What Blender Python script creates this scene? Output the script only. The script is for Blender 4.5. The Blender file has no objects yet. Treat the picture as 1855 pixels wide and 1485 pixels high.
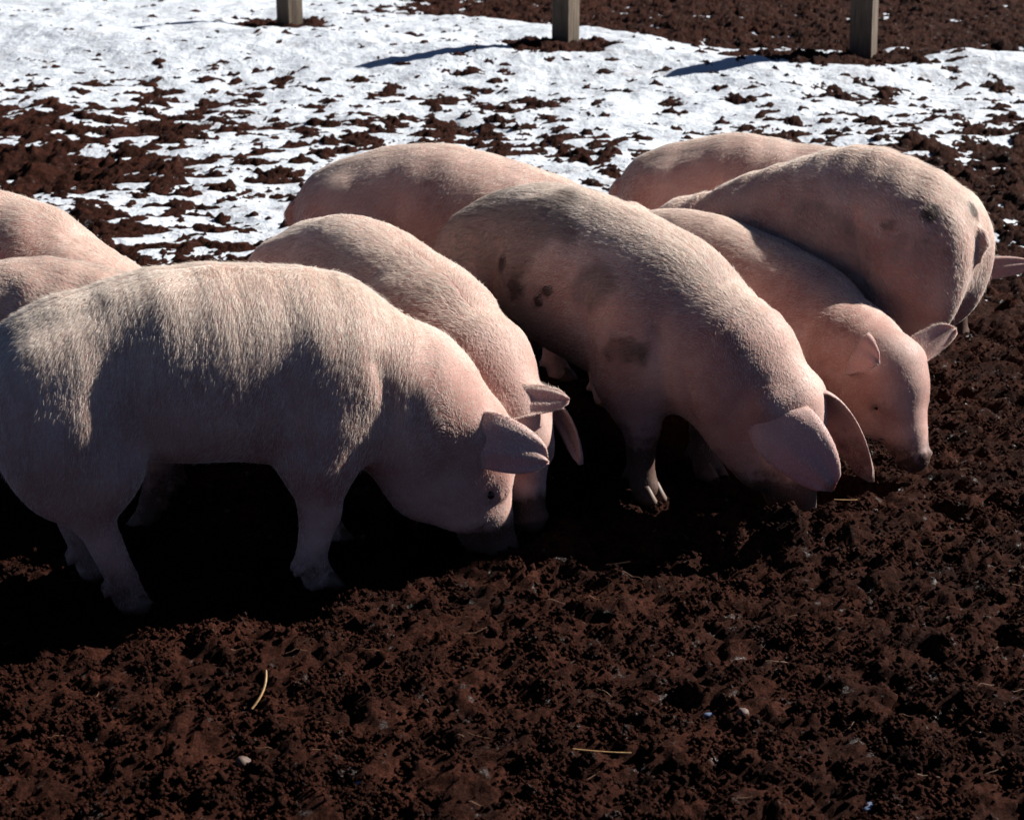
import bpy, math, random
import numpy as np
from mathutils import Vector, Matrix

R = math.radians
scene = bpy.context.scene
col = scene.collection

# ------------------------------------------------------------------ camera, sky, sun, exposure
CAM_H = 1.77
cam = bpy.data.cameras.new("camera")
cam.lens = 64.04
cam.sensor_width = 36.0
cam.clip_start = 0.1
cam.clip_end = 1000.0
cam.dof.use_dof = True
cam.dof.focus_distance = 4.75
cam.dof.aperture_fstop = 8.0
camo = bpy.data.objects.new("camera", cam)
col.objects.link(camo)
camo.location = (0, 0, CAM_H)
camo.rotation_euler = (R(90 - 18.31), 0, 0)
scene.camera = camo

SUN_EL, SUN_AZ = 33.0, 26.0        # azimuth measured from +X (picture right) towards +Y (away)
sdir = Vector((math.cos(R(SUN_EL)) * math.cos(R(SUN_AZ)), math.cos(R(SUN_EL)) * math.sin(R(SUN_AZ)), math.sin(R(SUN_EL))))
world = bpy.data.worlds.new("World")
scene.world = world
world.use_nodes = True
wn = world.node_tree
bg = wn.nodes["Background"]
sky = wn.nodes.new("ShaderNodeTexSky")
sky.sky_type = 'NISHITA'
sky.sun_disc = False
sky.sun_elevation = R(SUN_EL)
sky.sun_rotation = R(90 - SUN_AZ)
sky.altitude = 4500
sky.air_density = 0.34
sky.dust_density = 0.0
wn.links.new(sky.outputs[0], bg.inputs[0])
bg.inputs[1].default_value = 0.05

sun = bpy.data.lights.new("sun", 'SUN')
sun.energy = 5.0
sun.angle = R(0.53)
sun.color = (1.0, 0.955, 0.88)
suno = bpy.data.objects.new("sun", sun)
col.objects.link(suno)
suno.rotation_euler = sdir.to_track_quat('Z', 'Y').to_euler()

scene.view_settings.view_transform = 'Standard'
scene.view_settings.look = 'None'
scene.view_settings.exposure = 1.1
scene.view_settings.gamma = 1.0
scene.cycles.use_denoising = True
scene.cycles.max_bounces = 4
scene.cycles.diffuse_bounces = 3
scene.cycles.glossy_bounces = 2
scene.cycles.sample_clamp_indirect = 3.0

# ------------------------------------------------------------------ helpers
def tag(o, label=None, cat=None, group=None, kind=None):
    if label: o["label"] = label
    if cat: o["category"] = cat
    if group: o["group"] = group
    if kind: o["kind"] = kind
    return o

def empty(name, loc=(0, 0, 0), rz=0.0, scale=1.0):
    o = bpy.data.objects.new(name, None)
    o.empty_display_size = 0.1
    col.objects.link(o)
    o.location = loc
    o.rotation_euler = (0, 0, rz)
    o.scale = (scale,) * 3
    return o

def mesh_np(name, V, quads=None, tris=None, smooth=True):
    """numpy verts + quads/tris -> mesh"""
    me = bpy.data.meshes.new(name)
    V = np.asarray(V, np.float32)
    loops = []; sizes = []
    if quads is not None and len(quads):
        loops.append(np.asarray(quads, np.int32).ravel()); sizes.append(np.full(len(quads), 4, np.int32))
    if tris is not None and len(tris):
        loops.append(np.asarray(tris, np.int32).ravel()); sizes.append(np.full(len(tris), 3, np.int32))
    loops = np.concatenate(loops); sizes = np.concatenate(sizes)
    me.vertices.add(len(V)); me.vertices.foreach_set("co", V.ravel())
    me.loops.add(len(loops)); me.loops.foreach_set("vertex_index", loops)
    me.polygons.add(len(sizes))
    starts = np.concatenate([[0], np.cumsum(sizes)[:-1]]).astype(np.int32)
    me.polygons.foreach_set("loop_start", starts)
    me.polygons.foreach_set("loop_total", sizes)
    me.update(calc_edges=True)
    me.validate()
    me.polygons.foreach_set("use_smooth", np.full(len(me.polygons), smooth, bool))
    return me

def obj(name, me, mat=None, parent=None):
    o = bpy.data.objects.new(name, me)
    col.objects.link(o)
    if mat is not None: me.materials.append(mat)
    if parent is not None: o.parent = parent
    return o

# ---- 2D noises
_rs = np.random.RandomState(5)
_perm = _rs.permutation(1024).astype(np.int32)
_perm = np.concatenate([_perm, _perm])
_ga = _rs.rand(1024) * 2 * np.pi
_gx, _gy = np.cos(_ga).astype(np.float32), np.sin(_ga).astype(np.float32)
_rnd = _rs.rand(4, 1024).astype(np.float32)

def _hash(ix, iy, seed=0):
    return _perm[(_perm[(ix + seed * 131) & 1023] + iy + seed * 57) & 1023]

def perlin(x, y, seed=0):
    ix = np.floor(x).astype(np.int32); iy = np.floor(y).astype(np.int32)
    fx = (x - ix).astype(np.float32); fy = (y - iy).astype(np.float32)
    u = fx * fx * fx * (fx * (fx * 6 - 15) + 10); v = fy * fy * fy * (fy * (fy * 6 - 15) + 10)
    def g(dx, dy):
        h = _hash(ix + dx, iy + dy, seed)
        return _gx[h] * (fx - dx) + _gy[h] * (fy - dy)
    a = g(0, 0); b = g(1, 0); c = g(0, 1); d = g(1, 1)
    return (a + (b - a) * u + (c - a) * v + (a - b - c + d) * u * v) * 1.5

def fbm(x, y, octs=4, seed=0, gain=0.5):
    s = np.zeros_like(x, dtype=np.float32); a = 1.0
    for i in range(octs):
        s += a * perlin(x * 2.03 ** i + 13.7 * i, y * 2.03 ** i - 7.1 * i, seed + i)
        a *= gain
    return s

def domes(x, y, seed, rmin=0.35, rmax=0.75):
    """lumps of random size on a jittered grid: height of the highest lump, 0..1"""
    ix = np.floor(x).astype(np.int32); iy = np.floor(y).astype(np.int32)
    out = np.zeros_like(x, dtype=np.float32)
    for dx in (-1, 0, 1):
        for dy in (-1, 0, 1):
            h = _hash(ix + dx, iy + dy, seed)
            cx = ix + dx + _rnd[0][h]; cy = iy + dy + _rnd[1][h]
            rr = rmin + (rmax - rmin) * _rnd[2][h]
            d2 = ((x - cx) ** 2 + (y - cy) ** 2) / (rr * rr)
            hh = np.sqrt(np.maximum(0, 1 - d2)) * rr / rmax * (0.35 + 0.65 * _rnd[3][h])
            out = np.maximum(out, hh.astype(np.float32))
    return out

def sstep(a, b, x):
    t = np.clip((x - a) / (b - a), 0, 1)
    return t * t * (3 - 2 * t)

def base_h(x, y):
    am = 0.25 + 0.75 * sstep(6.8, 9.0, y)
    h = am * 0.035 * fbm(x * 0.8, y * 0.8, 2, 3) + (0.4 + 0.6 * am) * 0.018 * fbm(x * 2.6, y * 2.6, 2, 7)
    # low banks around the fence line
    bank = np.exp(-((y - 13.1 + 0.25 * (x - 1.5) + 0.5 * perlin(x * 0.45, y * 0, 21)) / 0.75) ** 2)
    return h + 0.14 * bank

ROOTED = [(-.02, 4.16, .09, .045), (.10, 4.24, .10, .040), (.13, 4.36, .07, .03), (.84, 4.30, .09, .055), (.72, 4.29, .09, .075), (.60, 4.31, .09, .055), (.50, 4.34, .09, .035), (.40, 4.30, .11, .04), (1.25, 4.75, .12, .03)]   # soil the snouts have turned up

def mud_detail(x, y):
    near = 1 - sstep(6.5, 11, y)
    wx = x + 0.035 * perlin(x * 9, y * 9, 11) + 0.012 * perlin(x * 30, y * 30, 12)
    wy = y + 0.035 * perlin(x * 9, y * 9, 13) + 0.012 * perlin(x * 30, y * 30, 14)
    rough = 0.65 + 0.6 * sstep(-0.5, 0.6, fbm(x * 1.7, y * 1.7, 2, 31))
    h = -0.024 * domes(wx * 5.2, wy * 5.2, 17, 0.3, 0.62)                     # treading dents
    h = h + (0.5 + 0.5 * near) * rough * (0.020 * domes(wx * 8.5, wy * 8.5, 19, 0.3, 0.75)
                     + 0.015 * domes(wx * 20, wy * 20, 23, 0.25, 0.8)
                     + (0.8 + 0.2 * near) * 0.009 * domes(wx * 36, wy * 36, 29, 0.25, 0.85))
    h = h + (0.5 + 0.5 * near) * (0.015 * fbm(wx * 15, wy * 15, 3, 45, 0.6))
    far = sstep(6.0, 9.0, y)
    h = h + far * (0.014 * fbm(x * 1.9, y * 1.9, 3, 43, 0.6) + 0.030 * fbm(x * 5.5, y * 6.5, 5, 44, 0.68))
    for mx_, my_, mr, ma in ROOTED:
        h = h + ma * np.exp(-((x - mx_) ** 2 + (y - my_) ** 2) / (mr * mr))
    return h - 0.020

def ground_h(x, y):
    x = np.asarray(x, np.float32); y = np.asarray(y, np.float32)
    return base_h(x, y) + mud_detail(x, y)

def axis(segs):
    """segs: list of (start, end, step_at_start, step_at_end) joined"""
    out = [segs[0][0]]
    for a, b, s0, s1 in segs:
        p = a
        while True:
            st = s0 + (s1 - s0) * (p - a) / (b - a)
            p += st
            if p >= b - 0.3 * st:
                out.append(b); break
            out.append(p)
    return np.array(out, np.float32)

def sheet(xs, ys, hf):
    X, Y = np.meshgrid(xs, ys)
    H = hf(X, Y)
    V = np.stack([X, Y, H], -1).reshape(-1, 3)
    nx, ny = len(xs), len(ys)
    i = (np.arange(ny - 1)[:, None] * nx + np.arange(nx - 1)[None]).ravel()
    Q = np.stack([i, i + 1, i + 1 + nx, i + nx], -1)
    return V, Q, H

# ------------------------------------------------------------------ materials
def new_mat(name):
    m = bpy.data.materials.new(name); m.use_nodes = True
    nt = m.node_tree
    return m, nt, nt.nodes["Principled BSDF"]

def N(nt, t, **kw):
    n = nt.nodes.new(t)
    for k, v in kw.items():
        if k.startswith("i_"):
            n.inputs[k[2:].replace("_", " ")].default_value = v
        else:
            setattr(n, k, v)
    return n

def noise(nt, vec, scale, detail=4, rough=0.55):
    n = N(nt, "ShaderNodeTexNoise")
    n.inputs["Scale"].default_value = scale; n.inputs["Detail"].default_value = detail; n.inputs["Roughness"].default_value = rough
    nt.links.new(vec, n.inputs["Vector"])
    return n.outputs["Fac"]

def ramp(nt, fac, stops):
    r = N(nt, "ShaderNodeValToRGB")
    el = r.color_ramp.elements
    while len(el) < len(stops): el.new(0.5)
    for e, (p, c) in zip(el, stops):
        e.position = p; e.color = (*c, 1) if len(c) == 3 else c
    nt.links.new(fac, r.inputs[0])
    return r.outputs[0]

def mix(nt, fac, a, b, mode='MIX'):
    m = N(nt, "ShaderNodeMix", data_type='RGBA', blend_type=mode)
    for s, v in ((m.inputs[0], fac), (m.inputs[6], a), (m.inputs[7], b)):
        if hasattr(v, "links"): nt.links.new(v, s)
        elif isinstance(v, (int, float)): s.default_value = v
        else: s.default_value = (*v, 1)
    return m.outputs[2]

def math_(nt, op, a, b=0.0):
    m = N(nt, "ShaderNodeMath", operation=op)
    for s, v in ((m.inputs[0], a), (m.inputs[1], b)):
        if hasattr(v, "links"): nt.links.new(v, s)
        else: s.default_value = v
    return m.outputs[0]

def mat_mud():
    m, nt, p = new_mat("mud")
    tc = N(nt, "ShaderNodeTexCoord").outputs["Object"]
    a = noise(nt, tc, 6, 5, 0.6); b = noise(nt, tc, 110, 5, 0.7)
    c1 = ramp(nt, a, [(0.3, (0.023, 0.0076, 0.0052)), (0.55, (0.049, 0.0160, 0.0102)), (0.75, (0.080, 0.028, 0.0178))])
    c2 = ramp(nt, b, [(0.34, (0.30, 0.28, 0.27)), (0.5, (0.9, 0.88, 0.86)), (0.68, (1.6, 1.5, 1.4))])
    nt.links.new(mix(nt, 1.0, c1, c2, 'MULTIPLY'), p.inputs["Base Color"])
    wet = noise(nt, tc, 24, 4, 0.65)
    nt.links.new(ramp(nt, wet, [(0.32, (0.30,) * 3), (0.38, (0.9,) * 3)]), p.inputs["Roughness"])
    nt.links.new(ramp(nt, wet, [(0.32, (0.40,) * 3), (0.38, (0.06,) * 3)]), p.inputs["Specular IOR Level"])
    b1 = N(nt, "ShaderNodeBump"); b1.inputs["Strength"].default_value = 1.0; b1.inputs["Distance"].default_value = 0.032
    nt.links.new(noise(nt, tc, 120, 5, 0.72), b1.inputs["Height"])
    b2 = N(nt, "ShaderNodeBump"); b2.inputs["Strength"].default_value = 0.9; b2.inputs["Distance"].default_value = 0.003
    nt.links.new(noise(nt, tc, 420, 3, 0.6), b2.inputs["Height"])
    nt.links.new(b1.outputs[0], b2.inputs["Normal"])
    nt.links.new(b2.outputs[0], p.inputs["Normal"])
    return m

def mat_snow():
    m, nt, p = new_mat("snow")
    tc = N(nt, "ShaderNodeTexCoord").outputs["Object"]
    d = noise(nt, tc, 5, 6, 0.7)
    nt.links.new(ramp(nt, d, [(0.30, (0.42, 0.425, 0.45)), (0.46, (0.52, 0.56, 0.63)), (0.7, (0.58, 0.63, 0.70))]), p.inputs["Base Color"])
    p.inputs["Roughness"].default_value = 0.6
    b1 = N(nt, "ShaderNodeBump"); b1.inputs["Strength"].default_value = 0.8; b1.inputs["Distance"].default_value = 0.03
    nt.links.new(noise(nt, tc, 14, 6, 0.6), b1.inputs["Height"])
    nt.links.new(b1.outputs[0], p.inputs["Normal"])
    return m

def mat_wood():
    m, nt, p = new_mat("weathered_wood")
    tc = N(nt, "ShaderNodeTexCoord").outputs["Object"]
    mp = N(nt, "ShaderNodeMapping"); mp.inputs["Scale"].default_value = (1, 1, 0.06)
    nt.links.new(tc, mp.inputs[0])
    a = noise(nt, mp.outputs[0], 60, 5, 0.6); b = noise(nt, tc, 7, 4)
    c = ramp(nt, a, [(0.3, (0.045, 0.029, 0.019)), (0.55, (0.105, 0.074, 0.049)), (0.75, (0.175, 0.128, 0.086))])
    c = mix(nt, 0.5, c, ramp(nt, b, [(0.35, (0.55, 0.5, 0.45)), (0.7, (1, 1, 1))]), 'MULTIPLY')
    nt.links.new(c, p.inputs["Base Color"]); p.inputs["Roughness"].default_value = 0.85
    b1 = N(nt, "ShaderNodeBump"); b1.inputs["Strength"].default_value = 0.9; b1.inputs["Distance"].default_value = 0.006
    nt.links.new(a, b1.inputs["Height"]); nt.links.new(b1.outputs[0], p.inputs["Normal"])
    return m

def mat_skin():
    m, nt, p = new_mat("pig_skin")
    tc = N(nt, "ShaderNodeTexCoord").outputs["Object"]
    a = noise(nt, tc, 4.5, 4, 0.55); b = noise(nt, tc, 26, 5, 0.65); c = noise(nt, tc, 90, 3, 0.6)
    base = ramp(nt, a, [(0.36, (0.35, 0.168, 0.140)), (0.52, (0.46, 0.265, 0.228)), (0.66, (0.56, 0.370, 0.325))])
    base = mix(nt, 0.55, base, ramp(nt, b, [(0.3, (0.72, 0.62, 0.58)), (0.55, (1, 1, 1)), (0.8, (1.08, 1.06, 1.04))]), 'MULTIPLY')
    # ears and snout are pinker and barer
    ea = N(nt, "ShaderNodeAttribute", attribute_name="bare").outputs["Fac"]
    base = mix(nt, math_(nt, 'MULTIPLY', ea, 0.75), base, (0.54, 0.355, 0.335))
    # dried grey dirt
    gd = N(nt, "ShaderNodeAttribute", attribute_name="grey").outputs["Fac"]
    gm = math_(nt, 'MULTIPLY', gd, ramp(nt, b, [(0.30, (0.55,) * 3), (0.6, (1,) * 3)]))
    base = mix(nt, gm, base, (0.20, 0.165, 0.155))
    # brown mud, and the shade painted on two pigs' lower parts
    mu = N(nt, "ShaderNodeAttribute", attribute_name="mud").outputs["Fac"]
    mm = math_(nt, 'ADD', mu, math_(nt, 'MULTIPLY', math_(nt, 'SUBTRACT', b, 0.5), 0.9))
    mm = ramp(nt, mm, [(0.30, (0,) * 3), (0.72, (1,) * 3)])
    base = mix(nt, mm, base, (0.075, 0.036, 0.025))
    nt.links.new(base, p.inputs["Base Color"])
    p.inputs["Roughness"].default_value = 0.62
    p.inputs["Specular IOR Level"].default_value = 0.3
    p.inputs["Subsurface Weight"].default_value = 0.12
    p.inputs["Subsurface Radius"].default_value = (1.0, 0.35, 0.2)
    p.inputs["Subsurface Scale"].default_value = 0.012
    b1 = N(nt, "ShaderNodeBump"); b1.inputs["Strength"].default_value = 0.25; b1.inputs["Distance"].default_value = 0.003
    nt.links.new(c, b1.inputs["Height"]); nt.links.new(b1.outputs[0], p.inputs["Normal"])
    tr = N(nt, "ShaderNodeBsdfTranslucent"); tr.inputs[0].default_value = (0.62, 0.22, 0.14, 1)
    mx = N(nt, "ShaderNodeMixShader")
    th_ = N(nt, "ShaderNodeAttribute", attribute_name="thin").outputs["Fac"]
    nt.links.new(math_(nt, 'MULTIPLY', th_, 0.06), mx.inputs[0])
    nt.links.new(p.outputs[0], mx.inputs[1]); nt.links.new(tr.outputs[0], mx.inputs[2])
    nt.links.new(mx.outputs[0], nt.nodes["Material Output"].inputs[0])
    return m

def mat_hair():
    m, nt, p = new_mat("bristle")
    hi = N(nt, "ShaderNodeHairInfo")
    di = N(nt, "ShaderNodeAttribute", attribute_name="dirt").outputs["Fac"]
    c = ramp(nt, hi.outputs["Random"], [(0.0, (0.66, 0.52, 0.42)), (0.35, (0.86, 0.775, 0.70)), (1.0, (0.95, 0.905, 0.85))])
    c = mix(nt, di, c, (0.13, 0.098, 0.085))
    nt.links.new(c, p.inputs["Base Color"])
    p.inputs["Roughness"].default_value = 0.45
    p.inputs["Specular IOR Level"].default_value = 0.5
    tr = N(nt, "ShaderNodeBsdfTranslucent"); nt.links.new(c, tr.inputs[0])
    mx = N(nt, "ShaderNodeMixShader"); mx.inputs[0].default_value = 0.42
    nt.links.new(p.outputs[0], mx.inputs[1]); nt.links.new(tr.outputs[0], mx.inputs[2])
    nt.links.new(mx.outputs[0], nt.nodes["Material Output"].inputs[0])
    return m

def mat_plain(name, colr, rough=0.6, nscale=40, var=0.35, spec=0.4):
    m, nt, p = new_mat(name)
    tc = N(nt, "ShaderNodeTexCoord").outputs["Object"]
    a = noise(nt, tc, nscale, 4, 0.6)
    lo = tuple(v * (1 - var) for v in colr); hi = tuple(min(1, v * (1 + var)) for v in colr)
    nt.links.new(ramp(nt, a, [(0.3, lo), (0.7, hi)]), p.inputs["Base Color"])
    p.inputs["Roughness"].default_value = rough; p.inputs["Specular IOR Level"].default_value = spec
    return m

MUD = mat_mud(); SNOW = mat_snow(); WOOD = mat_wood(); SKIN = mat_skin(); HAIR = mat_hair()
HOOF = mat_plain("hoof_horn", (0.085, 0.045, 0.028), 0.55)
EYE = mat_plain("eye_dark", (0.012, 0.008, 0.007), 0.12, 10, 0.1)
STRAW = mat_plain("straw", (0.34, 0.20, 0.085), 0.5, 120)
ICE = mat_plain("old_ice", (0.12, 0.15, 0.24), 0.25, 60, 0.2)
STONE = mat_plain("stone", (0.09, 0.058, 0.048), 0.7, 50)

# ------------------------------------------------------------------ ground and snow
gx = axis([(-160, -14, 14, 1.0), (-14, -4.5, 0.7, 0.05), (-4.5, -2.4, 0.016, 0.012), (-2.4, -1.35, 0.012, 0.010), (-1.35, 1.55, 0.010, 0.010),
           (1.55, 2.6, 0.010, 0.012), (2.6, 4.8, 0.012, 0.016), (4.8, 14, 0.05, 0.7), (14, 160, 1.0, 14)])
gy = axis([(-40, 2.2, 5, 0.4), (2.2, 3.0, 0.1, 0.010), (3.0, 5.0, 0.010, 0.010), (5.0, 9, 0.010, 0.021), (9, 18.5, 0.022, 0.055), (18.5, 30, 0.1, 1), (30, 220, 1, 14)])
V, Q, H = sheet(gx, gy, ground_h)
ground = obj("ground", mesh_np("ground", V, Q), MUD)
tag(ground, "dark brown churned mud of the pig yard", kind="structure")

POSTS = [(-1.93, 16.05, 0.165, -42), (0.385, 13.55, 0.15, -35), (2.50, 13.1, 0.165, -25)]

def snow_h(x, y):
    # how deep the old snow lies over the trodden mud
    lv = -0.080 + 0.067 * sstep(5.7, 6.9, y) + 0.006 * sstep(9.5, 11, y) + 0.020 * sstep(11.6, 14.2, y)
    n = fbm(x * 0.55, y * 0.75, 3, 61)
    lv = lv + 0.020 * n * (1 - 0.5 * sstep(11.5, 13, y))
    lv = lv - 0.020 * sstep(0.9, 2.6, x - 0.30 * (y - 8.0)) * (1 - sstep(9.5, 12.0, y))           # barer towards the right near the pigs
    lv = lv - 0.030 * np.exp(-(((x + 2.75) / 0.75) ** 2 + ((y - 9.6) / 1.0) ** 2))                # bare patch at the left
    lv = lv - 0.014 * np.exp(-(((x + 2.1) / 1.1) ** 2 + ((y - 10.7) / 0.35) ** 2))
    bound = 16.2 - 2.6 * sstep(-0.6, 2.4, x) + 0.35 * perlin(x * 0.9, y * 0.2, 71)
    lv = lv - 0.058 * sstep(bound, bound + 0.7, y) * sstep(-1.8, -0.4, x)                          # leaf litter past the fence
    for px, py, w, a in POSTS:
        lv = lv - 0.17 * np.exp(-(((x - px + 0.05) / 0.30) ** 2 + ((y - py - 0.02) / 0.34) ** 2))
    lv = lv - 0.10 * np.exp(-(((x - 2.2) / 0.55) ** 2 + ((y - 13.2) / 0.40) ** 2))
    return base_h(x, y) + lv + 0.013 * fbm(x * 4.5, y * 6, 4, 67, 0.55) - 0.016 * np.maximum(0, perlin(x * 13, y * 17, 68)) 

sx = axis([(-9, -4.6, 0.3, 0.05), (-4.6, 4.8, 0.036, 0.036), (4.8, 9.5, 0.05, 0.3)])
sy = axis([(6.2, 10, 0.026, 0.036), (10, 18.5, 0.036, 0.06), (18.5, 40, 0.1, 0.8)])
V, Q, H = sheet(sx, sy, snow_h)
snow = obj("snow", mesh_np("snow", V, Q), SNOW)
tag(snow, "thin old snow lying in patches over the mud", kind="structure")

# ------------------------------------------------------------------ fence posts
def fence_post(x, y, w, ang, label, seed):
    z0 = float(base_h(np.float32([x]), np.float32([y]))[0]) - 0.15
    rs = np.random.RandomState(seed)
    nz, nc = 40, 24
    zs = np.linspace(0, 1.05, nz)
    V = []
    for k, z in enumerate(zs):
        for c in range(nc):
            t = 2 * math.pi * c / nc
            cx, cy = math.cos(t), math.sin(t)
            m_ = max(abs(cx), abs(cy)) ** 0.92
            r = w / 2 / m_
            r *= 1 + 0.012 * math.sin(z * 5 + c) + rs.uniform(-0.006, 0.006)
            if (c + 2) % 6 == 0 and seed % 2: r *= 0.965     # drying check down one face
            V.append((cx * r + 0.01 * math.sin(z * 1.7 + seed), cy * r, z))
    V += [(0, 0, -0.01), (0, 0, 1.06)]
    Q = [(k * nc + c, k * nc + (c + 1) % nc, (k + 1) * nc + (c + 1) % nc, (k + 1) * nc + c) for k in range(nz - 1) for c in range(nc)]
    T = [(len(V) - 2, (c + 1) % nc, c) for c in range(nc)] + [(len(V) - 1, (nz - 1) * nc + c, (nz - 1) * nc + (c + 1) % nc) for c in range(nc)]
    o = obj("fence_post", mesh_np("fence_post", V, Q, T, smooth=False), WOOD)
    o.location = (x, y, z0); o.rotation_euler = (R(rs.uniform(-1, 1)), R(rs.uniform(-1, 1)), R(ang))
    return tag(o, label, "fence post", "wooden posts along the snowy edge of the yard")

fence_post(*POSTS[0], "square wooden fence post with half its width in bright sun, deep snow before it", 1)
fence_post(*POSTS[1], "middle wooden fence post between the two others, in a small bare hollow in the snow", 2)
fence_post(*POSTS[2], "dark wooden fence post with a vertical groove, standing in a wide patch of bare soil", 3)

# ------------------------------------------------------------------ pigs
class Field:
    def __init__(s, lo, hi, h):
        s.h = h; s.lo = np.array(lo, np.float32)
        s.n = np.ceil((np.array(hi) - s.lo) / h).astype(int) + 1
        s.F = np.full(s.n, 0.5, np.float32)
    def block(s, lo, hi):
        a = np.clip(np.floor((np.array(lo) - s.lo) / s.h).astype(int), 0, s.n)
        b = np.clip(np.ceil((np.array(hi) - s.lo) / s.h).astype(int) + 1, 0, s.n)
        if np.any(b - a < 1): return None
        ax = [s.lo[i] + s.h * np.arange(a[i], b[i], dtype=np.float32) for i in range(3)]
        return (slice(a[0], b[0]), slice(a[1], b[1]), slice(a[2], b[2])), ax[0][:, None, None], ax[1][None, :, None], ax[2][None, None, :]
    def put(s, sl, d, k, carve=False):
        f = s.F[sl]
        if carve:
            d = -d
            hh = np.maximum(k - np.abs(f - d), 0) / k
            s.F[sl] = np.maximum(f, d) + hh * hh * k * 0.25
        else:
            hh = np.maximum(k - np.abs(f - d), 0) / k
            s.F[sl] = np.minimum(f, d) - hh * hh * k * 0.25
    def ell(s, c, r, k=0.06, rot=None, carve=False):
        c = np.array(c, np.float32); r = np.array(r, np.float32)
        m = (max(r) if rot is not None else r) + k + 0.03
        bl = s.block(c - m, c + m)
        if bl is None: return
        sl, x, y, z = bl
        x = x - c[0]; y = y - c[1]; z = z - c[2]
        if rot is not None:
            M = np.array(rot.transposed(), np.float32)
            x, y, z = (M[i, 0] * x + M[i, 1] * y + M[i, 2] * z for i in range(3))
        k0 = np.sqrt((x / r[0]) ** 2 + (y / r[1]) ** 2 + (z / r[2]) ** 2)
        k1 = np.sqrt((x / r[0] ** 2) ** 2 + (y / r[1] ** 2) ** 2 + (z / r[2] ** 2) ** 2) + 1e-6
        s.put(sl, k0 * (k0 - 1) / k1, k, carve)
    def cone(s, a, b, ra, rb, k=0.04, carve=False):
        a = np.array(a, np.float32); b = np.array(b, np.float32)
        m = max(ra, rb) + k + 0.03
        bl = s.block(np.minimum(a, b) - m, np.maximum(a, b) + m)
        if bl is None: return
        sl, x, y, z = bl
        d = b - a; L2 = float(d @ d)
        t = np.clip(((x - a[0]) * d[0] + (y - a[1]) * d[1] + (z - a[2]) * d[2]) / L2, 0, 1)
        q = np.sqrt((x - a[0] - t * d[0]) ** 2 + (y - a[1] - t * d[1]) ** 2 + (z - a[2] - t * d[2]) ** 2)
        s.put(sl, q - (ra + (rb - ra) * t), k, carve)

def surface_nets(F, lo, h):
    S = F < 0
    n = np.array(F.shape) - 1
    cnt = np.zeros(n, np.int8)
    for dx in (0, 1):
        for dy in (0, 1):
            for dz in (0, 1):
                cnt += S[dx:dx + n[0], dy:dy + n[1], dz:dz + n[2]]
    act = np.argwhere((cnt > 0) & (cnt < 8))
    idx = np.full(n, -1, np.int32); idx[tuple(act.T)] = np.arange(len(act))
    P = np.zeros((len(act), 3), np.float32); C = np.zeros(len(act), np.float32)
    corners = [(dx, dy, dz) for dx in (0, 1) for dy in (0, 1) for dz in (0, 1)]
    for c in corners:
        for ax in range(3):
            if c[ax] == 0:
                c2 = list(c); c2[ax] = 1
                f0 = F[tuple((act + c).T)]; f1 = F[tuple((act + c2).T)]
                m = (f0 < 0) != (f1 < 0)
                t = np.where(m, f0 / np.where(f0 == f1, 1, f0 - f1), 0)
                p = np.array(c, np.float32)[None] + 0 * P
                p[:, ax] += t
                P += p * m[:, None]; C += m
    P = P / C[:, None] + act
    V = P * h + np.array(lo)[None]
    quads = []
    for ax in range(3):
        o = [0, 1, 2]; o.remove(ax); u, v = o
        sl0 = [slice(1, -1)] * 3; sl1 = [slice(1, -1)] * 3
        sl0[ax] = slice(0, -1); sl1[ax] = slice(1, None)
        a, b = S[tuple(sl0)], S[tuple(sl1)]
        e = np.argwhere(a != b)
        if not len(e): continue
        flip = a[tuple(e.T)]
        e = e + 1; e[:, ax] -= 1
        def g(du, dv):
            q = e.copy(); q[:, u] -= du; q[:, v] -= dv
            return idx[tuple(q.T)]
        q = np.stack([g(0, 0), g(1, 0), g(1, 1), g(0, 1)], -1)
        if ax == 1: flip = ~flip
        q[~flip] = q[~flip][:, ::-1]
        quads.append(q)
    return V, np.concatenate(quads)

def smooth_verts(V, Q, it, lam=0.5):
    E = np.concatenate([Q[:, [0, 1]], Q[:, [1, 2]], Q[:, [2, 3]], Q[:, [3, 0]]])
    E = np.concatenate([E, E[:, ::-1]])
    deg = np.bincount(E[:, 0], minlength=len(V)).astype(np.float64)
    for i in range(it):
        l = lam if i % 2 == 0 else -lam * 1.04
        D = np.stack([np.bincount(E[:, 0], V[E[:, 1], a], len(V)) for a in range(3)], -1) / deg[:, None] - V
        V = V + l * D
    return V

def vnormals(V, Q):
    n = np.cross(V[Q[:, 2]] - V[Q[:, 0]], V[Q[:, 3]] - V[Q[:, 1]])
    out = np.zeros_like(V)
    for c in range(4):
        for a in range(3):
            out[:, a] += np.bincount(Q[:, c], n[:, a], len(V))
    return out / (np.linalg.norm(out, axis=1, keepdims=True) + 1e-12)

def sines(P, freq, seed, n=7):
    rs = np.random.RandomState(seed)
    s = np.zeros(len(P))
    for i in range(n):
        k = rs.normal(size=3); k = k / np.linalg.norm(k) * freq * rs.uniform(0.6, 1.5)
        s += np.sin(P @ k + rs.uniform(0, 6.28))
    return s / n ** 0.5

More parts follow.
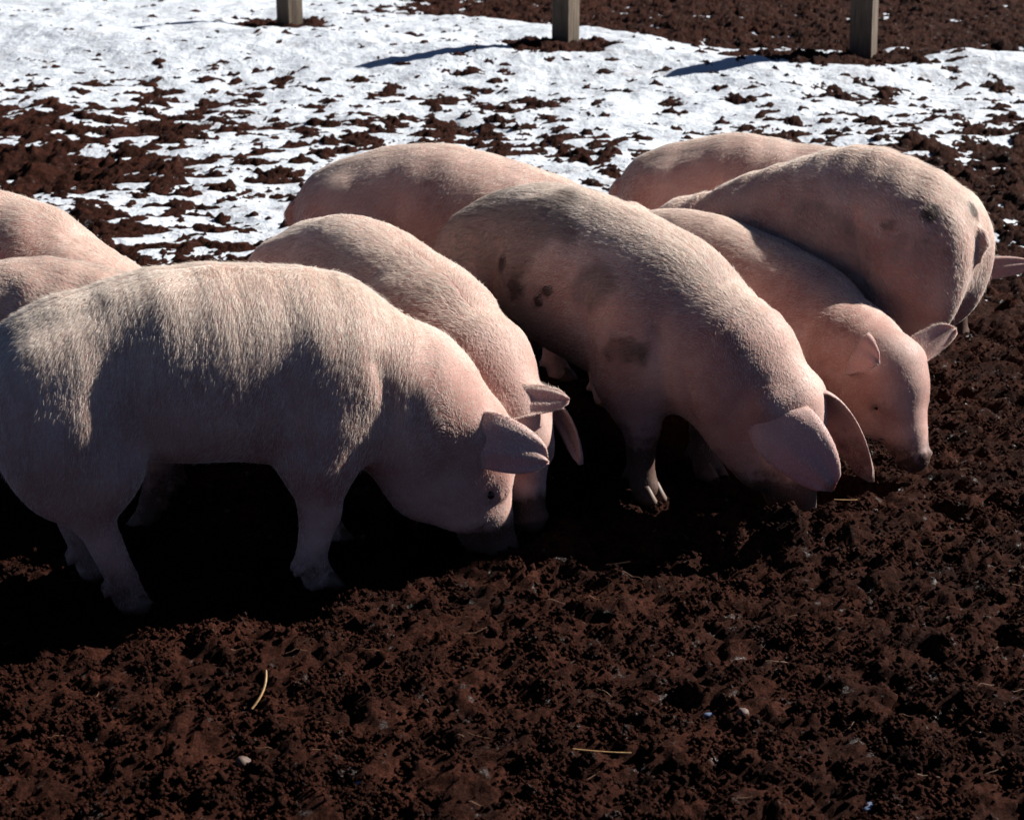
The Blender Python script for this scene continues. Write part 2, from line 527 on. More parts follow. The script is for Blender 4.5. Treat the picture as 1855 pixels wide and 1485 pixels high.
def ear_mesh(pts, width, wdir, cup, thick=0.0045, fold=0.0, nu=18, nv=13):
    """leaf-shaped flap along a bezier midline; returns verts, quads (closed)"""
    p0, p1, p2, p3 = (np.array(p, float) for p in pts)
    wdir = np.array(wdir, float)
    rows = []; nrm = []
    for i in range(nu):
        u = i / (nu - 1)
        c = (1 - u) ** 3 * p0 + 3 * (1 - u) ** 2 * u * p1 + 3 * (1 - u) * u * u * p2 + u ** 3 * p3
        t = 3 * (1 - u) ** 2 * (p1 - p0) + 6 * (1 - u) * u * (p2 - p1) + 3 * u * u * (p3 - p2)
        t /= np.linalg.norm(t)
        w = wdir - t * (t @ wdir); w /= np.linalg.norm(w)
        n = np.cross(t, w)
        hw = width * (0.74 + 0.28 * math.sin(min(1, u * 2.4) * math.pi / 2)) * max(0.0, 1 - u ** 3.6) ** 0.5
        hw = max(hw, 0.004)
        for j in range(nv):
            v = -1 + 2 * j / (nv - 1)
            cu = cup * (1 - 0.3 * u)
            a = v * cu
            rr = hw / cu
            off = w * (math.sin(a) * rr) + n * ((1 - math.cos(a)) * rr)
            off = off + n * fold * (u ** 2) * (v * 0.5 + 0.5) * 0.05
            off = off + n * 0.003 * math.sin(7 * v + 5 * u) * (0.4 + u)
            rows.append(c + off); nrm.append(n)
    A = np.array(rows); Nn = np.array(nrm)
    rim = np.ones((nu, nv)); vv = np.abs(np.linspace(-1, 1, nv)); uu = np.linspace(0, 1, nu)
    rim = (0.35 + 0.65 * (1 - vv[None] ** 4)) * (0.45 + 0.55 * (1 - uu[:, None]) ** 0.7) * 1.25
    T = thick * rim.reshape(-1, 1)
    V = np.concatenate([A + Nn * T, A - Nn * T])
    Q = []; off = nu * nv
    for i in range(nu - 1):
        for j in range(nv - 1):
            a = i * nv + j
            Q.append((a, a + 1, a + nv + 1, a + nv)); Q.append((off + a, off + a + nv, off + a + nv + 1, off + a + 1))
    ring = [j for j in range(nv)] + [i * nv + nv - 1 for i in range(1, nu)] + [(nu - 1) * nv + j for j in range(nv - 2, -1, -1)] + [i * nv for i in range(nu - 2, 0, -1)]
    for a, b in zip(ring, ring[1:] + ring[:1]):
        Q.append((b, a, off + a, off + b))
    return V, np.array(Q)

def claw_mesh():
    """two-toed hoof, toe towards +x, sole at z=0"""
    V = []; Q = []; T = []
    for s in (-1, 1):
        o = len(V); nc = 12; prof = [(0.0, 1.0, 0.018), (0.012, 1.02, 0.014), (0.03, 0.90, 0.006), (0.048, 0.74, 0.0)]
        for z, sc, fx in prof:
            for c in range(nc):
                t = 2 * math.pi * c / nc
                x = math.cos(t) * 0.034 * sc + fx * (1 + 0.4 * math.cos(t)); y = math.sin(t) * 0.0165 * sc + s * 0.0175
                V.append((x, y, z))
        for k in range(len(prof) - 1):
            for c in range(nc):
                Q.append((o + k * nc + c, o + k * nc + (c + 1) % nc, o + (k + 1) * nc + (c + 1) % nc, o + (k + 1) * nc + c))
        V.append((0.02, s * 0.0175, 0)); V.append((0, s * 0.0175, 0.05))
        for c in range(nc):
            T.append((len(V) - 2, o + (c + 1) % nc, o + c)); T.append((len(V) - 1, o + 3 * nc + c, o + 3 * nc + (c + 1) % nc))
    return mesh_np("hoof", V, Q, T)

def ball_mesh(name, r, seg=14):
    V = [(0, 0, r)]; Q = []; T = []
    for i in range(1, seg // 2):
        th = math.pi * i / (seg // 2)
        for j in range(seg):
            ph = 2 * math.pi * j / seg
            V.append((r * math.sin(th) * math.cos(ph), r * math.sin(th) * math.sin(ph), r * math.cos(th)))
    V.append((0, 0, -r)); nr = seg // 2 - 1
    for j in range(seg):
        T.append((0, 1 + j, 1 + (j + 1) % seg)); T.append((len(V) - 1, 1 + (nr - 1) * seg + (j + 1) % seg, 1 + (nr - 1) * seg + j))
        for i in range(nr - 1):
            a = 1 + i * seg
            Q.append((a + j, a + seg + j, a + seg + (j + 1) % seg, a + (j + 1) % seg))
    return mesh_np(name, V, Q, T)

CLAW = claw_mesh(); EYEBALL = ball_mesh("eye", 0.011)
GROUP = "pale pink pigs rooting in the mud"

# ear presets in the head frame (out sideways, towards the forehead's front, along the face to the snout)
EAR_FWD = dict(pts=[(.075, -.005, -.03), (.135, .03, -.04), (.160, .10, .005), (.145, .180, .070)], w=.074, wd=(.12, -.55, .85), cup=.50, fold=0.2)
EAR_DROOP = dict(pts=[(.072, .03, -.02), (.130, .06, -.02), (.165, .115, .10), (.130, .165, .25)], w=.080, wd=(.25, -.9, .20), cup=.8, fold=0.0)
EAR_FLAP = dict(pts=[(.078, .02, .0), (.135, .085, .02), (.125, .160, .10), (.060, .180, .225)], w=.094, wd=(.55, -.8, .25), cup=.6, fold=0.0)
EAR_SIDE = dict(pts=[(.05, .02, -.01), (.08, .09, -.028), (.09, .18, -.025), (.085, .285, .02)], w=.050, wd=(.6, -.05, -.75), cup=-.5, fold=0.3)
EAR_PERK = dict(pts=[(.080, .0, -.02), (.160, .02, -.085), (.195, .09, -.075), (.165, .165, .010)], w=.080, wd=(.15, -.75, .6), cup=.6, fold=0.4)
EAR_LONG = dict(pts=[(.06, .0, .02), (.12, .09, .02), (.14, .21, .03), (.13, .345, .06)], w=.055, wd=(.60, -.05, .75), cup=.4, fold=0.0)
EAR_HANG = dict(pts=[(.072, .03, -.02), (.150, .05, -.03), (.175, .07, .06), (.165, .08, .19)], w=.052, wd=(.1, -.9, .1), cup=.9, fold=0.0)
EAR_UP = dict(pts=[(.06, .02, .02), (.13, .04, -.02), (.19, .06, -.045), (.275, .085, -.075)], w=.066, wd=(.05, .55, .85), cup=1.1, fold=0.0)

def make_pig(label, loc, yaw, scale=1.0, length=1.0, girth=1.0, poll=(.70, .36), snout=(.80, .055), head_yaw=0.0, neck_z=0.0,
             ears=(EAR_FWD, EAR_FWD), feet=((0, 0),) * 4, hair=115000, hair_len=.015, down=.5, mud=.65, grey=(), spots=(), mud_shade_z=.24, face=.36, seed=1, arch=0.0, vox=.0098, crouch=.03, belly=0.0, ham=1.0, head=1.0):
    root = empty("pig", loc, yaw, scale)
    tag(root, label, "pig", GROUP)
    L, G = length, girth
    piv = np.array([.30 * L, 0, 0])
    def bend(p):
        p = np.array(p, float)
        t = min(1, max(0, (p[0] - piv[0]) / .30)); a = head_yaw * t
        d = p - piv
        return np.array([piv[0] + d[0] * math.cos(a) - d[1] * math.sin(a), d[0] * math.sin(a) + d[1] * math.cos(a), p[2]])
    P = bend((poll[0] * L, 0, poll[1])); S = bend((snout[0] * L if snout[0] < 2 else snout[0], 0, snout[1]))
    d = (S - P); HL = np.linalg.norm(d); d /= HL
    lat = np.array([-math.sin(head_yaw), math.cos(head_yaw), 0]); lat -= d * (d @ lat); lat /= np.linalg.norm(lat)
    nn = np.cross(d, lat); nn = nn if nn @ np.array([math.cos(head_yaw), math.sin(head_yaw), 0.3]) > 0 else -nn
    def hp(o, n, f): return P + lat * o + nn * n + d * f
    hrot = Matrix(((d[0], lat[0], nn[0]), (d[1], lat[1], nn[1]), (d[2], lat[2], nn[2])))

    lo = (-.80 * L, -.42 * max(G, 1) , -.03); hi = (max(P[0], S[0]) + .22, .42 * max(G, 1), .92)
    lo = (lo[0], min(lo[1], min(P[1], S[1]) - .25), lo[2]); hi = (hi[0], max(hi[1], max(P[1], S[1]) + .25), hi[2])
    f = Field(lo, hi, vox)
    # trunk
    f.ell((-.42 * L, 0, .530), (.220 * L, .185 * G, .218), .05)
    f.ell((-.20 * L, 0, .585 + arch * .5), (.29 * L, .196 * G, .217), .08)
    f.ell((.00 * L, 0, .570 - crouch * .45 + arch), (.34 * L, .222 * G, .238 + belly), .09)
    f.ell((.24 * L, 0, .540 - crouch + arch * .4), (.25 * L, .200 * G, .235), .10)
    # neck, widening to the shoulders
    n0 = np.array((.32 * L, 0, .530 - crouch)); n1 = bend((.32 * L * .45 + poll[0] * L * .55, 0, (.530 - crouch) * .45 + poll[1] * .55 + .015 + neck_z))
    f.cone(n0, n1, .205 * G ** .5, .170, .10)
    f.cone(n1, hp(0, -.02, .0), .168, .122 * head, .08)
    # throat and jowls
    f.ell(hp(0, -.13, .05), (.14, .115, .11), .08, hrot)
    for s in (-1, 1):
        f.ell(hp(s * .065, -.055, .12), (.105 * head, .058 * head ** 1.5, .085 * head), .05, hrot)
    # skull and face
    f.ell(hp(0, .0, .02), (.13 * head, .112 * head, .115 * head), .05, hrot)
    f.cone(hp(0, .005, .10), hp(0, -.004, HL * .66), .095 * head, .064 * head ** 1.5, .05)
    f.cone(hp(0, -.004, HL * .60), hp(0, .004, HL - .012), .064 * head ** 1.5, .051 * head ** 1.3, .03)
    f.ell(hp(0, .002, HL - .005), (.015, .061 * head ** 1.3, .056 * head ** 1.3), .010, hrot)          # nose disc
    f.ell(hp(0, -.060, HL * .70), (.085, .042, .030), .03, hrot)           # lower jaw
    for s in (-1, 1):
        f.ell(hp(s * .022, .002, HL + .018), (.020, .009, .013), .006, hrot, carve=True)   # nostrils
        f.ell(hp(s * .066, .052, .115), (.045, .024, .024), .02, hrot)      # brow
        f.ell(hp(s * .100, .020, .132), (.016, .012, .008), .012, hrot, carve=True)        # eye socket
        for z_ in (-.016, .017): f.cone(hp(s * .090 * head, .022 + z_, .116), hp(s * .090 * head, .020 + z_, .150), .011, .010, .010)     # eyelids
        f.cone(hp(s * .05, .005, -.02), hp(s * .085, .035, -.012), .055, .040, .04)        # ear root
    f.cone(hp(.050, -.035, HL * .93), hp(.085, -.035, HL * .45), .011, .011, .012, carve=True)    # mouth line
    f.cone(hp(-.050, -.035, HL * .93), hp(-.085, -.035, HL * .45), .011, .011, .012, carve=True)
    # legs: feet offsets order hind right, hind left, front right, front left
    hoofs = []
    for i, s in enumerate((-1, 1)):
        fx, fy = feet[i]
        f.ell((-.440 * L, s * .115 * G, .465), (.160 * ham, .105 * G, .225), .06, Matrix.Rotation(R(-10), 3, 'Y'))
        kn = (-.405 * L + fx * .30, s * .125 * G, .375); hk = (-.525 * L + fx * .85, s * (.115 * G + fy * .7), .255)
        ft = (-.485 * L + fx, s * (.115 * G + fy), .085); ho = (-.465 * L + fx, s * (.115 * G + fy), .025)
        f.cone((-.43 * L, s * .120 * G, .46), kn, .128 * ham, .092 * ham, .05)
        f.cone(kn, hk, .090 * ham, .050, .04)
        f.cone(hk, ft, .046, .036, .02); f.cone(ft, ho, .036, .040, .012)
        for q_ in (-.018, .018): f.cone((ft[0] - .030, ft[1] + q_, .075), (ft[0] - .042, ft[1] + q_, .058), .013, .011, .008)
        f.cone((hk[0] - .02, hk[1], hk[2] + .012), hk, .030, .035, .02)
        hoofs.append(ho)
    for i, s in enumerate((-1, 1)):
        fx, fy = feet[2 + i]
        f.ell((.285 * L, s * .130 * G, .475 - crouch), (.120, .098 * G, .200), .045, Matrix.Rotation(R(10), 3, 'Y'))
        el = (.250 * L + fx * .15, s * .140 * G, .345); ca = (.300 * L + fx * .65, s * (.135 * G + fy * .7), .205)
        ft = (.300 * L + fx, s * (.135 * G + fy), .080); ho = (.320 * L + fx, s * (.135 * G + fy), .025)
        f.cone((.28 * L, s * .125 * G, .42), el, .100, .086, .05)
        f.cone(el, ca, .084, .052, .04)
        f.cone(ca, ft, .047, .037, .02); f.cone(ft, ho, .037, .041, .012)
        for q_ in (-.018, .018): f.cone((ft[0] - .030, ft[1] + q_, .070), (ft[0] - .042, ft[1] + q_, .054), .013, .011, .008)
        hoofs.append(ho)
    # tail, short and hooked
    tp = [(-.632 * L, 0, .585), (-.655 * L, .006, .555), (-.652 * L, .012, .50)]
    for a, b, r0, r1 in zip(tp, tp[1:], (.024, .016), (.016, .010)):
        f.cone(a, b, r0, r1, .015)
    # crease under the tail
    f.cone((-.685 * L, 0, .53), (-.64 * L, 0, .36), .010, .014, .03, carve=True)
    Vb, Qb = surface_nets(f.F, f.lo, vox)
    Vb = smooth_verts(Vb, Qb, 6)
    Nb = vnormals(Vb, Qb)
    # slack skin: shallow folds and muscle
    upper = sstep(.25, .5, Vb[:, 2])
    Vb = Vb + Nb * ((.006 * sines(Vb, 9, seed) + .0022 * sines(Vb * [1.6, 1, .5], 34, seed + 1)) * upper)[:, None]
    # creases where the legs join, hip and shoulder-blade bumps
    side_ = sstep(.07, .13, np.abs(Vb[:, 1]))
    for line, dep, wid in (([(-.24, .64), (-.275, .52), (-.30, .41)], .013, .024), ([(.14, .57), (.165, .46), (.20, .37)], .011, .022), ([(.40, .60 - crouch), (.435, .48 - crouch), (.42, .37 - crouch)], .009, .024),
                           ([(.50, .50 - crouch), (.52, .42 - crouch), (.51, .34 - crouch)], .006, .016)):
        dm = np.full(len(Vb), 9.0)
        for (x0, z0), (x1, z1) in zip(line, line[1:]):
            ex, ez = (x1 - x0) * L, z1 - z0
            t_ = np.clip(((Vb[:, 0] - x0 * L) * ex + (Vb[:, 2] - z0) * ez) / (ex * ex + ez * ez), 0, 1)
            dm = np.minimum(dm, np.hypot(Vb[:, 0] - x0 * L - t_ * ex, Vb[:, 2] - z0 - t_ * ez))
        Vb = Vb - Nb * (dep * side_ * np.exp(-(dm / wid) ** 2))[:, None]
    for bx_, bz_, br_, ba_ in ((-.36, .70, .06, .010), (.25, .66 - crouch, .07, .012), (-.02, .50, .16, .008)):
        Vb = Vb + Nb * (ba_ * side_ * np.exp(-((Vb[:, 0] - bx_ * L) ** 2 + (Vb[:, 2] - bz_) ** 2) / br_ ** 2))[:, None]
    fold = .55 * sstep(.42 * L, .50 * L, Vb[:, 0]) * (1 - sstep(.58 * L, .68 * L, Vb[:, 0])) * sstep(.22, .34, Vb[:, 2])
    Vb = Vb + Nb * (.0030 * fold * np.sin((Vb[:, 0] * .75 - Vb[:, 2] * .65) * 120 + 2.2 * sines(Vb, 8, seed + 5)) * (.5 + .5 * sines(Vb, 6, seed + 6)))[:, None]
    # ears
    Vs, Qs, part = [Vb], [Qb], [np.zeros(len(Vb))]
    base = len(Vb)
    for s, e in zip((-1, 1), ears):
        if e is None: continue
        pts = [hp(s * a, b, c) for a, b, c in e['pts']]
        wd = lat * (s * e['wd'][0]) + nn * e['wd'][1] + d * e['wd'][2]
        Ve, Qe = ear_mesh(pts, e['w'], wd, e['cup'] * (-1 if s > 0 else 1) * e.get('flip', 1), fold=e['fold'] * s)
        Vs.append(Ve); Qs.append(Qe + base); part.append(np.ones(len(Ve))); base += len(Ve)
    V = np.concatenate(Vs); Q = np.concatenate(Qs); part = np.concatenate(part)
    me = mesh_np("pig_body", V, Q)
    # stains of dried dirt and mud; two pigs' lower parts also get painted shade
    rs = np.random.RandomState(seed + 50)
    along = (V - P) @ d
    inhead = (np.linalg.norm(V - (P + S) / 2, axis=1) < .26) & (part == 0)
    mud_shade = mud * (1 - sstep(.05, mud_shade_z, V[:, 2])) * .85 + (mud * .9) * sstep(HL * .55, HL * 1.0, along) * inhead
    mud_shade = mud_shade + .10 * sines(V, 11, seed + 9) * mud
    for c, r, a in spots:
        mud_shade = np.maximum(mud_shade, a * (1 - sstep(.35, 1.05, np.linalg.norm((V - np.array(c)) / np.array(r), axis=1) + .28 * sines(V, 55, seed + 8) + .15 * sines(V, 140, seed + 7))))
    for s_ in (-1, 1):
        mud_shade = np.maximum(mud_shade, face * (1 - sstep(.2, 1.0, np.linalg.norm((V - hp(s_ * .095, .015, .135)) / .075, axis=1))) * (part == 0))
    for i_ in range(5):
        c_ = np.array([rs.uniform(-.5, .45) * L, rs.choice((-1, 1)) * .2 * G, rs.uniform(.3, .6)]); r_ = rs.uniform(.05, .13)
        mud_shade = np.maximum(mud_shade, rs.uniform(.25, .46) * (1 - sstep(.2, 1.0, np.linalg.norm((V - c_) / (r_ * np.array([1.2, 1, .8])), axis=1) + .25 * sines(V, 40, seed + 8))))
    greyv = np.zeros(len(V)) + .10 + .10 * sines(V, 7, seed + 3)
    for c, r, a in grey:
        q = np.linalg.norm((V - np.array(c)) / np.array(r), axis=1) + .16 * sines(V, 22, seed + 4) + .10 * sines(V, 70, seed + 6)
        greyv = np.maximum(greyv, a * (1 - sstep(.65, 1.0, q)))
    bare = np.maximum(part, inhead * sstep(HL * .75, HL * .98, along))
    for nm, val in (("mud", mud_shade), ("grey", greyv), ("bare", bare), ("thin", part)):
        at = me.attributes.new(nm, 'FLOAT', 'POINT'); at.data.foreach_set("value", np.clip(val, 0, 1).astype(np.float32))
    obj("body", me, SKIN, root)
    for h_ in hoofs:
        o = obj("hoof", CLAW, None, root); o.location = (h_[0] + .002, h_[1], h_[2] - .030); o.scale = (1.12, 1.15, 1.1)
    if not CLAW.materials: CLAW.materials.append(HOOF); EYEBALL.materials.append(EYE)
    for s in (-1, 1):
        o = obj("eye", EYEBALL, None, root); o.location = hp(s * .0955 * head, .020, .133); o.scale = (1.05, 1.05, 1.05)
    # bristles
    if hair:
        Nv = vnormals(V, Q)
        T = np.concatenate([Q[:, [0, 1, 2]], Q[:, [0, 2, 3]]])
        ar = np.linalg.norm(np.cross(V[T[:, 1]] - V[T[:, 0]], V[T[:, 2]] - V[T[:, 0]]), axis=1)
        cz = V[T].mean(1)[:, 2]
        wgt = ar * (0.14 + 0.40 * sstep(.25, .50, cz) + 0.9 * sstep(.52, .72, cz)) * np.where(part[T[:, 0]] > 0, 2.2, 1)
        pick = np.searchsorted(np.cumsum(wgt / wgt.sum()), rs.rand(hair)).clip(0, len(T) - 1)
        r1, r2 = rs.rand(hair), rs.rand(hair); sw = r1 + r2 > 1; r1[sw] = 1 - r1[sw]; r2[sw] = 1 - r2[sw]
        tt = T[pick]; w3 = np.stack([1 - r1 - r2, r1, r2], -1)
        p = (V[tt] * w3[..., None]).sum(1); n = (Nv[tt] * w3[..., None]).sum(1); n /= np.linalg.norm(n, axis=1, keepdims=True) + 1e-9
        pe = part[tt[:, 0]]
        hw = sstep(.45 * L, .68 * L, p[:, 0]) * (1 - .3 * pe)
        lw = 1 - sstep(.20, .38, p[:, 2]); lw = lw * (1 - hw)
        fl = (1 - hw - lw).clip(0)[:, None] * np.array([-1 + .75 * down, 0, -down])[None] * 1.0 + hw[:, None] * (-d)[None] + lw[:, None] * np.array([[-.1, 0, -1.0]])
        side = np.sign(p[:, 1])
        fl[:, 1] += side * .25 * down * (1 - hw)
        nz = np.stack([sines(p, 26, seed + 20 + i) for i in range(3)], -1); nz2 = np.stack([sines(p, 95, seed + 30 + i, 9) for i in range(3)], -1)
        fl = fl + .14 * nz + .10 * nz2 + .10 * rs.normal(size=(hair, 3))
        fl = fl - n * (fl * n).sum(1, keepdims=True); fl /= np.linalg.norm(fl, axis=1, keepdims=True) + 1e-9
        ridge = np.exp(-(p[:, 1] / .07) ** 2) * sstep(.3, .6, p[:, 2])
        ln = hair_len * rs.uniform(.55, 1.25, hair) * (1 - .48 * hw * (1 - .6 * ridge)) * (1 - .5 * lw) * np.where(pe > 0, .85, 1) * (1 + .35 * ridge * sstep(.2 * L, .5 * L, p[:, 0]))
        # bristles lie in combed streaks along the coat
        arc = np.arctan2(p[:, 1], p[:, 2] - .50) * .22
        if down > .6: xi, al = p[:, 0], p[:, 2]
        else: xi, al = arc, p[:, 0]
        tone = perlin(xi * 105 + .8 * sines(p, 12, seed + 40), al * 11, seed) + .6 * perlin(xi * 210, al * 17 + 3, seed + 3)
        tone = tone * (1 - .6 * hw)
        ln = ln * (1 + .15 * tone)
        stray = rs.rand(hair) < .03
        lift = np.where(stray, .65, .05 + .09 * rs.rand(hair) + .025 * tone.clip(-.5, 1)) + .08 * ridge
        a1 = fl + n * lift[:, None]; a2 = fl + n * (lift * .45)[:, None]
        a1 /= np.linalg.norm(a1, axis=1, keepdims=True); a2 /= np.linalg.norm(a2, axis=1, keepdims=True)
        q0 = p - n * .001; q1 = p + a1 * ln[:, None] * .4; q2 = q1 + a2 * ln[:, None] * .6
        pts = np.stack([q0, q1, q2], 1).astype(np.float32)
        hc = bpy.data.hair_curves.new("bristles")
        hc.add_curves([3] * hair)
        hc.attributes["position"].data.foreach_set("vector", pts.ravel())
        ra = hc.attributes.get("radius") or hc.attributes.new("radius", 'FLOAT', 'POINT')
        rad = np.tile(np.array([.00031, .00026, .00008], np.float32), (hair, 1)) * rs.uniform(.7, 1.2, (hair, 1)).astype(np.float32)
        ra.data.foreach_set("value", rad.ravel())
        dirt = np.clip((greyv[tt[:, 0]] - .12) * 1.3, 0, .9) + np.clip(mud_shade[tt[:, 0]] * 1.2 - .15, 0, 1) + np.clip(-tone * .42, 0, .32)
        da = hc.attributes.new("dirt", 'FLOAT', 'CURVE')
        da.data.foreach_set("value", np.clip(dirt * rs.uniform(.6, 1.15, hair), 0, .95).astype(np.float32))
        hc.materials.append(HAIR)
        ho = bpy.data.objects.new("bristles", hc); col.objects.link(ho); ho.parent = root
        ho["kind"] = "stuff"
    return root

def gz(x, y): return float(base_h(np.float32([x]), np.float32([y]))[0]) - 0.012

def place(x, y): return (x, y, gz(x, y))

# ---PIGS---
make_pig("pig standing broadside with pale bristly flank, both hind legs visible, snout in soil",
         place(-0.694, 4.100), R(19.5), scale=0.967, length=0.88, crouch=0.010, poll=(.70, .330), snout=(.795, .015), head_yaw=R(-12), ears=(EAR_FWD, EAR_SIDE), feet=((.15, 0), (.09, .0), (-.08, 0), (.02, 0)),
         down=.95, hair=230000, hair_len=.017, seed=1)
make_pig("pig between the bristly broadside pig and the dirt-smudged one, its ear hanging straight down",
         place(-0.358, 4.809), R(-50), scale=0.878, length=0.890, crouch=0.045, ears=(EAR_HANG, EAR_HANG), seed=2)
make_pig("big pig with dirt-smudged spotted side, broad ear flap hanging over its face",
         place(0.250, 4.93), R(-46), scale=0.96, length=0.96, crouch=0.07, poll=(.69, .335), snout=(.775, .02), ears=(EAR_FLAP, EAR_DROOP), mud=.95, mud_shade_z=.36, grey=[((-.30, -.08, .68), (.46, .45, .17), .60), ((.16, -.16, .60), (.12, .14, .09), .70)], spots=[((-.03, -.2, .52), (.026, .12, .026), 1.0), ((.0, -.2, .56), (.022, .12, .022), 1.0), ((-.14, -.2, .55), (.09, .12, .05), .72), ((-.22, -.2, .60), (.04, .12, .03), .75), ((.30, -.2, .45), (.10, .12, .08), .6)], hair=170000, seed=3, down=.35)  # dark mud colour on legs and belly also paints in their shade
make_pig("pig with its snout just above the soil, face clear and one ear pricked sideways",
         place(0.660, 5.32), R(-35), scale=0.80, length=1.04, crouch=0.12, ears=(EAR_PERK, EAR_UP), head=1.12, poll=(.735, .385), snout=(.895, .095), neck_z=-.03, head_yaw=R(-25), face=.55, mud=.42, seed=4)
make_pig("big pig facing away from the rest, its rounded rump marked with mud smears",
         place(0.950, 5.53), R(147.3), scale=1.01, length=0.80, crouch=0.115, feet=((.13, 0), (.13, 0), (0, 0), (0, 0)), spots=[((-.40, .12, .67), (.030, .12, .030), .95), ((-.44, .10, .60), (.028, .12, .050), 1.0), ((-.46, .06, .53), (.022, .12, .03), .9), ((-.50, .0, .66), (.06, .03, .03), .85), ((-.30, .2, .62), (.04, .1, .03), .6)], grey=[((-.1, .2, .55), (.14, .12, .12), .5)], seed=5)
make_pig("pig behind the muddy-rumped one, only its back and one ear tip showing",
         place(0.93, 6.378), R(-4.9), scale=0.862, length=1.0, crouch=0.040, poll=(.70, .29), snout=(.78, -.02), ears=(EAR_LONG, EAR_FWD), vox=.012, seed=6)
make_pig("pig behind the dirt-smudged one, its arched back standing clear against patchy snow",
         place(-0.137, 5.820), R(1.3), scale=0.937, length=0.961, crouch=0.092, vox=.012, seed=7)
make_pig("pig whose bare sloping neck ends behind the bristly broadside pig's rump, snow beside it",
         place(-1.649, 5.272), R(-27.8), scale=0.945, length=1.074, crouch=0.035, vox=.012, seed=8)
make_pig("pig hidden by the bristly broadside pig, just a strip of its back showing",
         place(-1.33, 4.55), R(176.1), scale=0.845, length=0.982, crouch=0.04, mud=1.0, mud_shade_z=.46, vox=.012, seed=9)  # legs coloured mud-dark to paint the deep shade they stand in
# ---END PIGS---

# ------------------------------------------------------------------ loose crumbs of soil, straw, stones, ice
rs = np.random.RandomState(77)
octa = np.array([(1, 0, 0), (-1, 0, 0), (0, 1, 0), (0, -1, 0), (0, 0, 1), (0, 0, -1)], float)
OT = np.array([(0, 2, 4), (2, 1, 4), (1, 3, 4), (3, 0, 4), (2, 0, 5), (1, 2, 5), (3, 1, 5), (0, 3, 5)])
nc = 130000
cy = 2.85 + 3.5 * rs.rand(nc) ** 1.3
cx = (rs.rand(nc) * 2 - 1) * (0.31 * cy + .12) + .05
keep = fbm(cx * 7, cy * 7, 3, 81) + rs.normal(size=nc) * .40 > .05
cx, cy = cx[keep], cy[keep]; nc = len(cx)
cr = .0026 + .0062 * rs.rand(nc) ** 2.2 + .010 * (rs.rand(nc) < .012) * rs.rand(nc)
cz = ground_h(cx, cy) + cr * .30
q4 = rs.normal(size=(nc, 4)); q4 /= np.linalg.norm(q4, axis=1, keepdims=True)
w_, x_, y_, z_ = q4.T
RM = np.stack([1 - 2 * (y_ * y_ + z_ * z_), 2 * (x_ * y_ - z_ * w_), 2 * (x_ * z_ + y_ * w_), 2 * (x_ * y_ + z_ * w_), 1 - 2 * (x_ * x_ + z_ * z_), 2 * (y_ * z_ - x_ * w_),
               2 * (x_ * z_ - y_ * w_), 2 * (y_ * z_ + x_ * w_), 1 - 2 * (x_ * x_ + y_ * y_)], -1).reshape(nc, 3, 3)
Vc = octa[None] * cr[:, None, None] * rs.uniform(.6, 1.4, (nc, 6, 1))
Vc = np.einsum('nij,nkj->nki', RM, Vc) + np.stack([cx, cy, cz], -1)[:, None]
Tc = OT[None] + 6 * np.arange(nc)[:, None, None]
cl = obj("soil_crumbs", mesh_np("soil_crumbs", Vc.reshape(-1, 3), None, Tc.reshape(-1, 3)), MUD)
tag(cl, "loose dark crumbs of soil strewn over the churned mud", "soil", kind="stuff")

def straw(label, x, y, ang, ln, bend=0.2, tilt=0.0, r=.0022, lift=.004):
    n = 9; nc_ = 6; V = []; Q = []
    zz = float(ground_h(np.float32([x]), np.float32([y]))[0])
    for i in range(n):
        t = i / (n - 1) - .5
        a = bend * t * 2
        c = np.array([t * ln * math.cos(a * .5), t * ln * math.sin(a) * .5, lift + max(0, (t + .5)) * ln * math.sin(tilt)])
        for k in range(nc_):
            q = 2 * math.pi * k / nc_
            V.append(c + np.array([0, math.cos(q) * r, math.sin(q) * r * .7]))
    for i in range(n - 1):
        for k in range(nc_):
            Q.append((i * nc_ + k, i * nc_ + (k + 1) % nc_, (i + 1) * nc_ + (k + 1) % nc_, (i + 1) * nc_ + k))
    o = obj("straw", mesh_np("straw", V, Q), STRAW)
    xs_ = x + np.linspace(-.5, .5, 9) * ln * math.cos(ang); ys_ = y + np.linspace(-.5, .5, 9) * ln * math.sin(ang)
    zz = float(np.percentile(ground_h(xs_, ys_), 80))
    o.location = (x, y, zz); o.rotation_euler = (0, 0, ang)
    return tag(o, label, "straw", "straws lying on the mud")

def px(x, y):
    """ground point seen at a place measured on the photograph"""
    th = R(18.31); v = (y - 742.5) / 3300
    Z = CAM_H / (math.sin(th) + v * math.cos(th))
    return (x - 927.5) / 3300 * Z, Z * (math.cos(th) - v * math.sin(th))

straw("curved yellow straw standing up out of the bare mud above a rounded stone", *px(478, 1275), R(75), .085, .5, R(35), .0030, .006)
straw("long thin pale straw lying flat and straight on the bare mud", *px(1090, 1378), R(-8), .115, .1, 0, .0018, .010)
straw("short bright straw under the tip of the broad hanging ear flap", *px(1532, 912), R(-2), .062, .15, 0, .0024, .012)
straw("short reddish straw lying under the snout that is just above the soil", *px(1640, 822), R(-50), .060, .5, 0, .0022, .012)
straw("short straw fragment in the grubbed-up soil beside the dirt-smudged pig's shadow", *px(1120, 1022), R(5), .06, .2, R(6), .0026, .010)

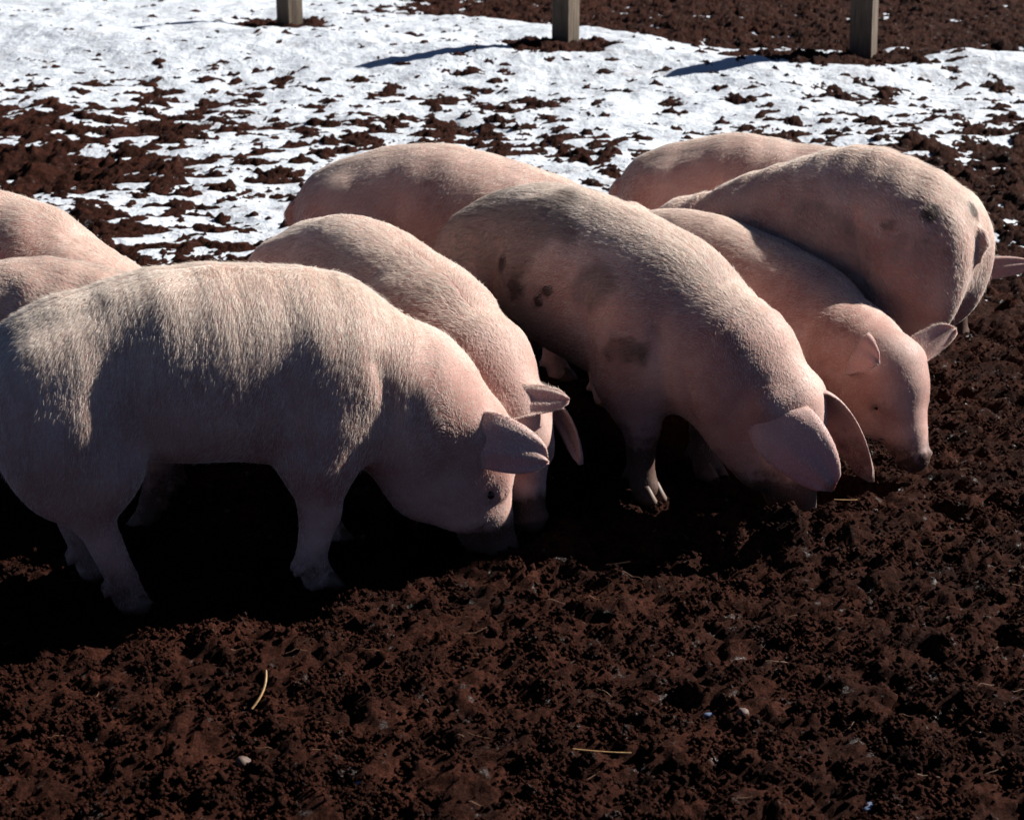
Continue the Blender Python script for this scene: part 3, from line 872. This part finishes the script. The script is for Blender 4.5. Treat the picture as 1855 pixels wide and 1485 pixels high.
def lump(name, label, cat, x, y, r, mat, seed, sq=(1, 1, .6), group=None):
    q = np.random.RandomState(seed)
    me = ball_mesh(name, 1.0, 18)
    P = np.empty(len(me.vertices) * 3, np.float32); me.vertices.foreach_get("co", P); P = P.reshape(-1, 3).astype(float)
    P = P * (1 + .16 * sines(P, 2.6, seed) + .07 * sines(P, 6.5, seed + 1))[:, None] * np.array(sq) * r
    me.vertices.foreach_set("co", P.astype(np.float32).ravel()); me.update()
    o = obj(name, me, mat)
    o.location = (x, y, float(ground_h(np.float32([x]), np.float32([y]))[0]) + r * sq[2] * .35)
    o.rotation_euler = (0, 0, q.rand() * 6)
    return tag(o, label, cat, group)

lump("stone", "rounded pale stone half sunk in the mud below the curved yellow straw", "stone", *px(440, 1362), .017, STONE, 3, (1, .9, .95))
lump("stone", "pale muddy stone lying beside the small chip of bluish ice", "stone", *px(1345, 1286), .014, STONE, 5, (1.1, .9, .8))
lump("ice_lump", "small bluish ice lump in the mud near the long thin straw", "ice", *px(655, 1412), .014, ICE, 7, (1.2, .8, .6), "bits of old ice in the mud")
lump("ice_lump", "tiny chip of bluish ice beside the pale muddy stone", "ice", *px(1288, 1268), .011, ICE, 9, (1.3, .8, .5), "bits of old ice in the mud")
lump("ice_lump", "flat bluish ice sliver in a dark wet hollow of the mud", "ice", *px(1580, 1432), .015, ICE, 11, (1.4, .8, .35), "bits of old ice in the mud")

# fine broken straw and root threads trodden into the soil
rs = np.random.RandomState(91)
VL, QL = [], []
for k in range(80):
    y = 3.0 + 2.6 * rs.rand() ** 1.3; x = (rs.rand() * 2 - 1) * (.31 * y + .1)
    ln = rs.uniform(.015, .06); a = rs.normal(0, .6); r = rs.uniform(.0006, .0013); cv = rs.uniform(-.4, .4)
    ts = np.linspace(-.5, .5, 5)
    xs_ = x + ts * ln * math.cos(a); ys_ = y + ts * ln * math.sin(a) + cv * ln * (ts ** 2)
    zs_ = ground_h(xs_, ys_) * .5 + np.max(ground_h(xs_, ys_)) * .5 + .002
    o_ = len(VL)
    for i in range(5):
        for j in range(3):
            q = 2.094 * j
            VL.append((xs_[i] + r * math.cos(q) * math.sin(a), ys_[i] - r * math.cos(q) * math.cos(a), zs_[i] + r * math.sin(q)))
    for i in range(4):
        for j in range(3):
            QL.append((o_ + i * 3 + j, o_ + i * 3 + (j + 1) % 3, o_ + (i + 1) * 3 + (j + 1) % 3, o_ + (i + 1) * 3 + j))
lit = obj("straw_litter", mesh_np("straw_litter", VL, QL), mat_plain("old_straw", (0.10, 0.05, 0.025), 0.6, 90))
tag(lit, "fine brown threads of old straw trodden into the mud", "straw litter", kind="stuff")
